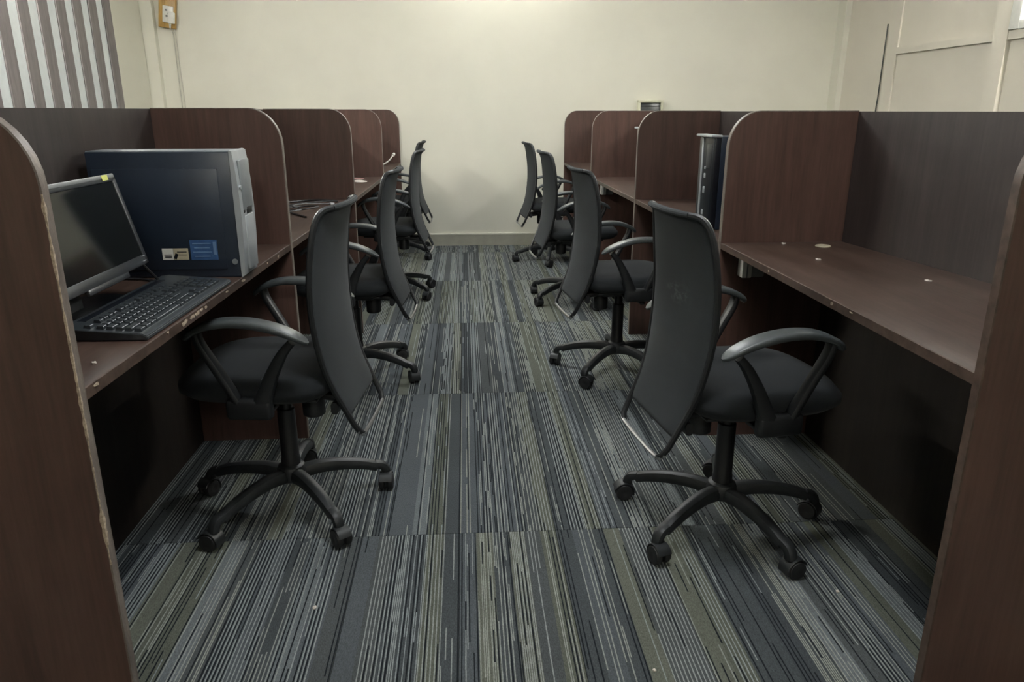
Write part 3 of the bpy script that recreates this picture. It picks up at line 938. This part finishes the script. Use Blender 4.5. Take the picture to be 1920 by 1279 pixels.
# ------------------------------------------------------------------ left desk: computer tower
def tower_navy():
    t = tag(empty('computer_tower', (-0.622, 2.157, DZ)), 'navy computer tower with silver front and blue sticker beside the monitor', 'computer')
    L, Wd, Hh = 0.392, 0.130, 0.345
    bm = BM(); box(bm, (-0.014 - (L - 0.014) / 2, 0, Hh / 2), (L - 0.014, Wd, Hh - 0.001), 0.004)
    c = obj('case', bm, M['case_navy'], t)
    bm = BM(); box(bm, (-0.014 - (L - 0.014) / 2, 0, Hh - 0.0005), (L - 0.018, Wd - 0.006, 0.004), 0.001)
    obj('case_top', bm, M['case_top'], c)
    # raised side panel outline
    bm = BM(); box(bm, (-0.215, -Wd / 2 - 0.001, Hh * 0.47), (0.33, 0.003, Hh * 0.80), 0.001)
    obj('side_cover', bm, M['case_navy'], c)
    # bezel: swept profile bulging forward
    bm = BM(); prof = []
    n = 12
    for i in range(n + 1):
        z = 0.004 + (Hh - 0.004) * i / n
        bulge = 0.009 * math.sin(PI * min(1, max(0, i / n))) ** 0.7
        prof.append((bulge, z))
    poly = [(-0.014, 0.0)] + [(-0.006 + p[0], p[1]) for p in prof] + [(-0.014, Hh + 0.003)]
    prism(bm, poly, -Wd / 2 - 0.002, Wd / 2 + 0.002)
    bz = obj('front_bezel', bm, M['silver'], t, smooth=False)
    bm = BM(); box(bm, (0.0010, 0.006, Hh * 0.73), (0.007, Wd * 0.72, Hh * 0.40), 0.002)
    obj('drive_cover', bm, M['silver_dark'], bz)
    bm = BM(); box(bm, (0.0010, 0.006, Hh * 0.27), (0.008, Wd * 0.62, Hh * 0.44), 0.002)
    obj('lower_door', bm, M['silver'], bz)
    bm = BM(); box(bm, (0.0030, 0.012, Hh * 0.525), (0.004, 0.050, 0.018), 0.001); box(bm, (0.0030, -0.035, Hh * 0.525), (0.004, 0.012, 0.008), 0.001)
    obj('port', bm, M['cable_black'], bz)
    # power button
    bm = BM(); cyl(bm, (0.001, -0.052, Hh * 0.72), (0.0065, -0.052, Hh * 0.72), 0.006, n=14)
    obj('button', bm, M['silver'], bz)
    ys = -Wd / 2 - 0.0028
    bm = BM(); box(bm, (-0.109, ys, 0.079), (0.074, 0.0007, 0.056))
    st = obj('sticker', bm, M['blue'], c, smooth=False); st['label'] = 'blue printed sticker'
    bm = BM()
    for i in range(4): box(bm, (-0.114, ys - 0.0005, 0.097 - i * 0.012), (0.050 - 0.006 * (i % 2), 0.0004, 0.003))
    box(bm, (-0.079, ys - 0.0005, 0.083), (0.008, 0.0004, 0.036))
    obj('print', bm, M['blue_light'], st, smooth=False) if False else None
    bm.free() if bm.is_valid else None
    bm = BM(); box(bm, (-0.1725, ys, 0.068), (0.040, 0.0007, 0.032))
    s2 = obj('sticker', bm, M['beige'], c, smooth=False); s2['label'] = 'worn beige sticker'
    bm = BM(); box(bm, (-0.2085, ys, 0.068), (0.030, 0.0007, 0.032)); 
    s3 = obj('sticker', bm, M['offwhite'], c, smooth=False); s3['label'] = 'torn white sticker'
    bm = BM(); box(bm, (-0.187, ys - 0.0006, 0.062), (0.008, 0.0006, 0.016), rot=Matrix.Rotation(0.4, 4, 'Y'))
    box(bm, (-0.208, ys - 0.0006, 0.060), (0.018, 0.0004, 0.003)); box(bm, (-0.208, ys - 0.0006, 0.066), (0.020, 0.0004, 0.002))
    box(bm, (-0.170, ys - 0.0006, 0.074), (0.026, 0.0004, 0.0025)); box(bm, (-0.170, ys - 0.0006, 0.066), (0.028, 0.0004, 0.0015))
    obj('sticker_mark', bm, M['case_black'], c, smooth=False)
    bm = BM()
    for i in range(4): box(bm, (-0.114, ys - 0.0006, 0.097 - i * 0.012), (0.050 - 0.008 * (i % 2), 0.0004, 0.003))
    box(bm, (-0.079, ys - 0.0006, 0.083), (0.008, 0.0004, 0.036))
    obj('sticker_print', bm, M['blue_light'], c, smooth=False)
    # small scuff patch and vents low on the cover
    bm = BM(); cyl(bm, (-0.028, ys + 0.001, 0.045), (-0.028, ys - 0.0003, 0.045), 0.008, n=16)
    obj('cover_screw', bm, M['silver_dark'], c)
    bm = BM()
    for ix_ in (-1, 1):
        for iy_ in (-1, 1): box(bm, (-0.21 + ix_ * 0.16, iy_ * 0.055, -0.0), (0.03, 0.02, 0.002))
    bm.free()
tower_navy()

def tower_black(x, y, yaw, label):
    t = tag(empty('computer_tower', (x, y, DZ), yaw), label, 'computer')
    L, Wd, Hh = 0.36, 0.155, 0.355
    bm = BM(); box(bm, (0.03 + (L - 0.03) / 2, 0, Hh / 2), (L - 0.03, Wd, Hh), 0.004)
    obj('case', bm, M['case_navy'], t)
    bm = BM(); box(bm, (0.018, 0, Hh / 2 + 0.001), (0.032, Wd + 0.002, Hh - 0.002), 0.008, seg=3)
    bz = obj('front_bezel', bm, M['case_black'], t)
    bm = BM(); box(bm, (0.001, 0.034, Hh / 2), (0.008, 0.010, Hh - 0.012), 0.003)
    o = obj('bezel_trim', bm, M['silver'], bz); o['label'] = 'silver vertical strip'
    bm = BM(); box(bm, (0.010, 0, Hh + 0.002), (0.046, Wd + 0.010, 0.010), 0.004)
    obj('top_trim', bm, M['silver'], bz)
    for zz, hh in ((0.235, 0.010), (0.205, 0.018), (0.150, 0.026), (0.062, 0.020)):
        bm = BM(); box(bm, (0.0015, -0.004, zz), (0.006, 0.014, hh), 0.002)
        obj('button', bm, M['silver'], bz)
    bm = BM(); box(bm, (0.0015, -0.036, 0.28), (0.004, 0.05, 0.090), 0.002)
    obj('drive_cover', bm, M['bezel'], bz)
tower_black(0.945, 2.935, math.radians(3), 'glossy black computer tower with silver strip, second right bay')
tower_black(0.985, 4.25, math.radians(2), 'black computer tower mostly hidden behind divider, third right bay')

# ------------------------------------------------------------------ monitor
def monitor():
    # screen plane runs along world y, leaning back; local x forward (towards the aisle)
    t = tag(empty('monitor', (-0.900, 1.70, DZ)), 'black flat monitor with dark screen standing on the left desk', 'monitor')
    Wd, Hh = 0.44, 0.228
    tilt = math.radians(-14)
    y1 = 0.21
    cen = Vector((0.058, y1 - Wd / 2, 0.190))
    Rt = Matrix.Rotation(tilt, 4, 'Y')
    def place(name, bm, mat, parent=t):
        o = obj(name, bm, mat, parent)
        if parent is t: o.matrix_local = Matrix.Translation(cen) @ Rt
        return o
    bm = BM(); box(bm, (-0.022, 0, 0), (0.034, Wd - 0.004, Hh - 0.004), 0.010, seg=3); box(bm, (-0.050, 0, -0.01), (0.04, 0.24, 0.16), 0.014, seg=3)
    place('back_shell', bm, M['bezel'])
    bm = BM()
    bw = 0.017
    box(bm, (0, 0, Hh / 2 - bw / 2), (0.014, Wd, bw), 0.003); box(bm, (0, 0, -Hh / 2 + 0.012), (0.014, Wd, 0.024), 0.003)
    box(bm, (0, Wd / 2 - bw / 2, 0), (0.014, bw, Hh), 0.003); box(bm, (0, -Wd / 2 + bw / 2, 0), (0.014, bw, Hh), 0.003)
    box(bm, (0.001, 0, -Hh / 2 - 0.004), (0.012, 0.20, 0.016), 0.004)
    bz = place('bezel', bm, M['bezel'])
    bm = BM(); box(bm, (0.0005, 0, Hh / 2 - 0.0035), (0.0155, Wd - 0.01, 0.010), 0.002)
    o = obj('bezel_top', bm, M['bezel_light'], bz); o['label'] = 'grey top edge of bezel'
    bm = BM(); box(bm, (0.0, 0, 0.003), (0.008, Wd - 2 * bw + 0.004, Hh - 0.037), 0)
    place('screen', bm, M['screen'])
    bm = BM(); box(bm, (0.0085, Wd / 2 - 0.055, Hh / 2 - 0.006), (0.0008, 0.030, 0.013))
    o = obj('sticker', bm, M['yellow'], bz); o['label'] = 'small yellow sticker'
    bm = BM()
    for i in range(2): box(bm, (0.0078, Wd / 2 - 0.022 - i * 0.002, -Hh / 2 + 0.021 - i * 0.012), (0.002, 0.018, 0.002))
    obj('button', bm, M['silver'], bz)
    # neck and oval base
    bm = BM()
    strap(bm, smooth_path([(0.0, y1 - Wd / 2, 0.012), (-0.005, y1 - Wd / 2, 0.06), (-0.002, y1 - Wd / 2, 0.12), (0.010, y1 - Wd / 2, 0.18)], 4), 0.065, 0.022)
    obj('stand_neck', bm, M['bezel'], t)
    bm = BM()
    n = 36; yc = y1 - Wd / 2 + 0.03
    lo = [bm.verts.new((0.005 + 0.098 * math.cos(2 * PI * i / n), yc + 0.150 * math.sin(2 * PI * i / n), 0.0)) for i in range(n)]
    mi = [bm.verts.new((0.005 + 0.098 * math.cos(2 * PI * i / n), yc + 0.150 * math.sin(2 * PI * i / n), 0.007)) for i in range(n)]
    hi = [bm.verts.new((0.005 + 0.088 * math.cos(2 * PI * i / n), yc + 0.138 * math.sin(2 * PI * i / n), 0.013)) for i in range(n)]
    for A, B in ((lo, mi), (mi, hi)):
        for i in range(n):
            j = (i + 1) % n; bm.faces.new((A[i], A[j], B[j], B[i]))
    bm.faces.new(lo[::-1]); bm.faces.new(hi)
    obj('stand_base', bm, M['case_black'], t)
monitor()

# ------------------------------------------------------------------ keyboard
def keyboard():
    A = Vector((-0.652, 1.478, 0)); B = Vector((-0.638, 2.007, 0))
    yaw = math.atan2(B.y - A.y, B.x - A.x)
    L, Dp = 0.525, 0.185
    t = tag(empty('keyboard', (-0.7395, 1.7475, DZ), yaw), 'black keyboard lying on the left desk in front of monitor', 'keyboard')
    # local x along the keyboard, local y away from the sitter (towards -x world)
    bm = BM()
    poly = [(-Dp / 2, 0.002), (-Dp / 2, 0.010), (-Dp / 2 + 0.01, 0.015), (Dp / 2 - 0.02, 0.026), (Dp / 2, 0.024), (Dp / 2, 0.002)]
    A_ = [bm.verts.new((-L / 2, p[0], p[1])) for p in poly]; B_ = [bm.verts.new((L / 2, p[0], p[1])) for p in poly]
    bm.faces.new(A_[::-1]); bm.faces.new(B_)
    for i in range(6):
        j = (i + 1) % 6; bm.faces.new((A_[i], A_[j], B_[j], B_[i]))
    bmesh.ops.bevel(bm, geom=[e for e in bm.edges], offset=0.0018, segments=2, affect='EDGES')
    obj('keyboard_body', bm, M['key'], t)
    bm = BM()
    for sx in (-1, 1):
        for sy in (-1, 1): box(bm, (sx * 0.22, sy * 0.07, 0.0012), (0.03, 0.012, 0.0024))
    obj('rubber_foot', bm, M['rubber'], t)
    slope = math.atan2(0.011, Dp - 0.03)
    cache = {}
    def key(x, y, wd, dp=0.0165):
        kk = (round(wd, 4), round(dp, 4))
        if kk not in cache:
            b2 = BM(); vs = box(b2, (0, 0, 0.004), (wd - 0.0028, dp - 0.0022, 0.008), 0)
            for v in b2.verts:
                if v.co.z > 0.004: v.co.x *= 1 - 0.0042 / (wd); v.co.y *= 0.78
            bmesh.ops.bevel(b2, geom=list(b2.edges), offset=0.0007, segments=1, affect='EDGES')
            cache[kk] = mesh_of(b2, 'key', M['key'], smooth=False)
        z = 0.0150 + (y + Dp / 2 - 0.01) * (0.011 / (Dp - 0.03)) - 0.0015
        put('key', cache[kk], t, (x, y, z), (slope, 0, 0))
    u = 0.0208
    rows = [(-0.068, [1.25, 1.25, 1.25, 6.25, 1.25, 1.25, 1.25, 1.25]), (-0.049, [2.25] + [1] * 10 + [2.75]), (-0.030, [1.75] + [1] * 11 + [2.25]),
            (-0.011, [1.5] + [1] * 12 + [1.5]), (0.008, [1] * 13 + [2]), (0.034, [1, -1, 1, 1, 1, 1, -0.5, 1, 1, 1, 1, -0.5, 1, 1, 1, 1])]
    for yy, ws in rows:
        x = -L / 2 + 0.014
        for w_ in ws:
            if w_ > 0: key(x + w_ * u / 2, yy, w_ * u, 0.0185)
            x += abs(w_) * u
    xs = -L / 2 + 0.014 + 15.4 * u
    for yy, cells in ((-0.068, (0, 1, 2)), (-0.049, (1,)), (-0.011, (0, 1, 2)), (0.008, (0, 1, 2)), (0.034, (0, 1, 2))):
        for cidx in cells: key(xs + (cidx + 0.5) * u, yy, u, 0.0185)
    xs += 3.4 * u
    for yy in (-0.049, -0.030, -0.011, 0.008):
        for cidx in range(4): key(xs + (cidx + 0.5) * u, yy, u, 0.0185)
    key(xs + u, -0.068, 2 * u, 0.0185); key(xs + 2.5 * u, -0.068, u, 0.0185); key(xs + 3.5 * u, -0.068, u, 0.0185)
    bm = BM(); box(bm, (0, 0.068, 0.0245), (0.40, 0.020, 0.0035), 0.001)
    obj('top_strip', bm, M['case_black'], t)
keyboard()

bm = BM()
tube(bm, smooth_path([(-0.835, 1.905, 0.840), (-0.820, 1.935, 0.80), (-0.815, 1.975, 0.765), (-0.845, 2.03, 0.7545), (-0.90, 2.06, 0.7545), (-0.97, 2.072, 0.7545)], 6), 0.0035, 6)
tag(obj('monitor_cable', bm, M['cable_black'], None), 'thin black cable from the monitor to the navy tower', 'cable')

# ------------------------------------------------------------------ small things on the desks
def cable(pts, r, mat, label, name='cable', plug=None):
    base = Vector((pts[0][0], pts[0][1], DZ))
    bm = BM(); P = smooth_path(pts, 6)
    tube(bm, [p - base for p in P], r, 6)
    o = obj(name, bm, mat, None, base)
    tag(o, label, 'cable')
    if plug:
        for e, q in ((P[-1], P[-2]),):
            bm = BM(); dr = (e - q).normalized()
            cyl(bm, e - base, e - base + dr * 0.032, r * 2.3, r * 2.0, 8)
            obj('connector', bm, plug, o)
    return o
z = DZ + 0.0045
cable([(-0.70, 3.30, z), (-0.78, 3.42, z), (-0.86, 3.52, z + 0.01), (-0.78, 3.66, z + 0.004), (-0.70, 3.60, z + 0.01), (-0.74, 3.48, z + 0.012), (-0.84, 3.50, z)], 0.0042, M['cable_black'],
      'looped black cable at near end of the tangle, second left desk', plug=M['grey_plastic'])
cable([(-0.92, 3.46, z), (-0.83, 3.66, z + 0.012), (-0.72, 3.78, z + 0.012), (-0.66, 3.90, z), (-0.78, 3.96, z), (-0.90, 3.86, z)], 0.0042, M['cable_black'],
      'black cable curling towards the far divider, second left desk', plug=M['grey_plastic'])
cable([(-0.88, 3.36, z), (-0.79, 3.34, z + 0.018), (-0.74, 3.40, z + 0.02), (-0.80, 3.50, z + 0.024), (-0.76, 3.62, z + 0.02), (-0.68, 3.78, z)], 0.0032, M['cable_grey'],
      'grey cable lying over the black ones, second left desk', plug=M['silver'])
cable([(-0.93, 6.30, z), (-0.82, 6.36, z), (-0.72, 6.46, z), (-0.66, 6.62, z + 0.03), (-0.63, 6.72, z + 0.07)], 0.006, M['white_plastic'],
      'white cable curling upward on the farthest left desk', plug=M['white_plastic'])

def scrap(x, y, s, rz, mat, label, name='paper_scrap', cat='paper scrap', z0=DZ):
    bm = BM(); rnd = random.Random(int(x * 1000 + y * 77)); n = 9
    c0 = bm.verts.new((0, 0, 0.004)); ring = []; low = []
    for i in range(n):
        a = 2 * PI * i / n; r = rnd.uniform(0.7, 1.1)
        ring.append(bm.verts.new((s[0] * r * math.cos(a), s[1] * r * math.sin(a), 0.0015 + rnd.uniform(0, 0.003))))
        low.append(bm.verts.new((s[0] * r * math.cos(a) * .96, s[1] * r * math.sin(a) * .96, 0.0)))
    for i in range(n):
        j = (i + 1) % n
        bm.faces.new((c0, ring[i], ring[j])); bm.faces.new((ring[i], low[i], low[j], ring[j]))
    bm.faces.new(low[::-1])
    o = obj(name, bm, mat, None, (x, y, z0), (0, 0, rz), smooth=False)
    tag(o, label, cat)
scrap(-0.70, 5.05, (0.05, 0.10), 0.2, M['paper'], 'pale flat paper scrap on the third left desk')
scrap(-0.76, 5.25, (0.06, 0.06), 0.9, M['paper_pink'], 'pinkish paper scrap on the third left desk')
scrap(1.11, 2.24, (0.007, 0.010), 0.5, M['paper'], 'small white crumb in middle of the nearest right desk')
scrap(1.121, 2.53, (0.006, 0.008), 0.5, M['paper'], 'tiny white crumb near the divider, nearest right desk')
scrap(1.273, 1.92, (0.003, 0.010), 0.9, M['paper'], 'thin white fleck toward the back of nearest right desk')
scrap(-0.696, 1.345, (0.005, 0.006), 0.3, M['paper'], 'tiny white fleck on the left desk near its chipped panel')
scrap(-0.40, 1.606, (0.006, 0.007), 0.3, M['paper'], 'tiny pale fleck on the carpet by the left row', z0=0.0)
scrap(0.95, 1.588, (0.005, 0.006), 0.3, M['paper'], 'tiny pale fleck on carpet in front of the right chair', z0=0.0)
scrap(0.403, 1.337, (0.004, 0.005), 0.3, M['paper'], 'tiny pale fleck on carpet at the bottom of the picture', z0=0.0)
# cable hole cap
gm = tag(empty('cable_grommet', (1.235, 2.470, DZ)), 'round beige cable hole cap at the back of nearest right desk', 'cable grommet')
bm = BM(); lathe(bm, [(0.026, 0.0), (0.026, 0.003), (0.022, 0.0045), (0.017, 0.003)], 24)
obj('grommet_ring', bm, M['beige'], gm)
# power sockets under the desks
def socket(x, y, label):
    t = tag(empty('power_socket', (x, y, 0.668)), label, 'power socket', 'power sockets under the right desks')
    bm = BM(); box(bm, (0.0, -0.024, 0), (0.036, 0.048, 0.075), 0.004)
    obj('socket_box', bm, M['white_plastic'], t)
    bm = BM(); box(bm, (0.045, -0.016, -0.004), (0.05, 0.032, 0.066), 0.004)
    o = obj('switch_box', bm, M['grey_plastic'], t)
    bm = BM(); box(bm, (0.0, -0.0490, 0), (0.004, 0.003, 0.072), 0.0005)
    obj('cover_groove', bm, M['silver_dark'], t)
socket(0.993, 2.575 - PT / 2, 'white power socket under nearest right desk on the divider')
socket(0.975, 5.30 - PT / 2, 'white power socket under third right desk on the divider')
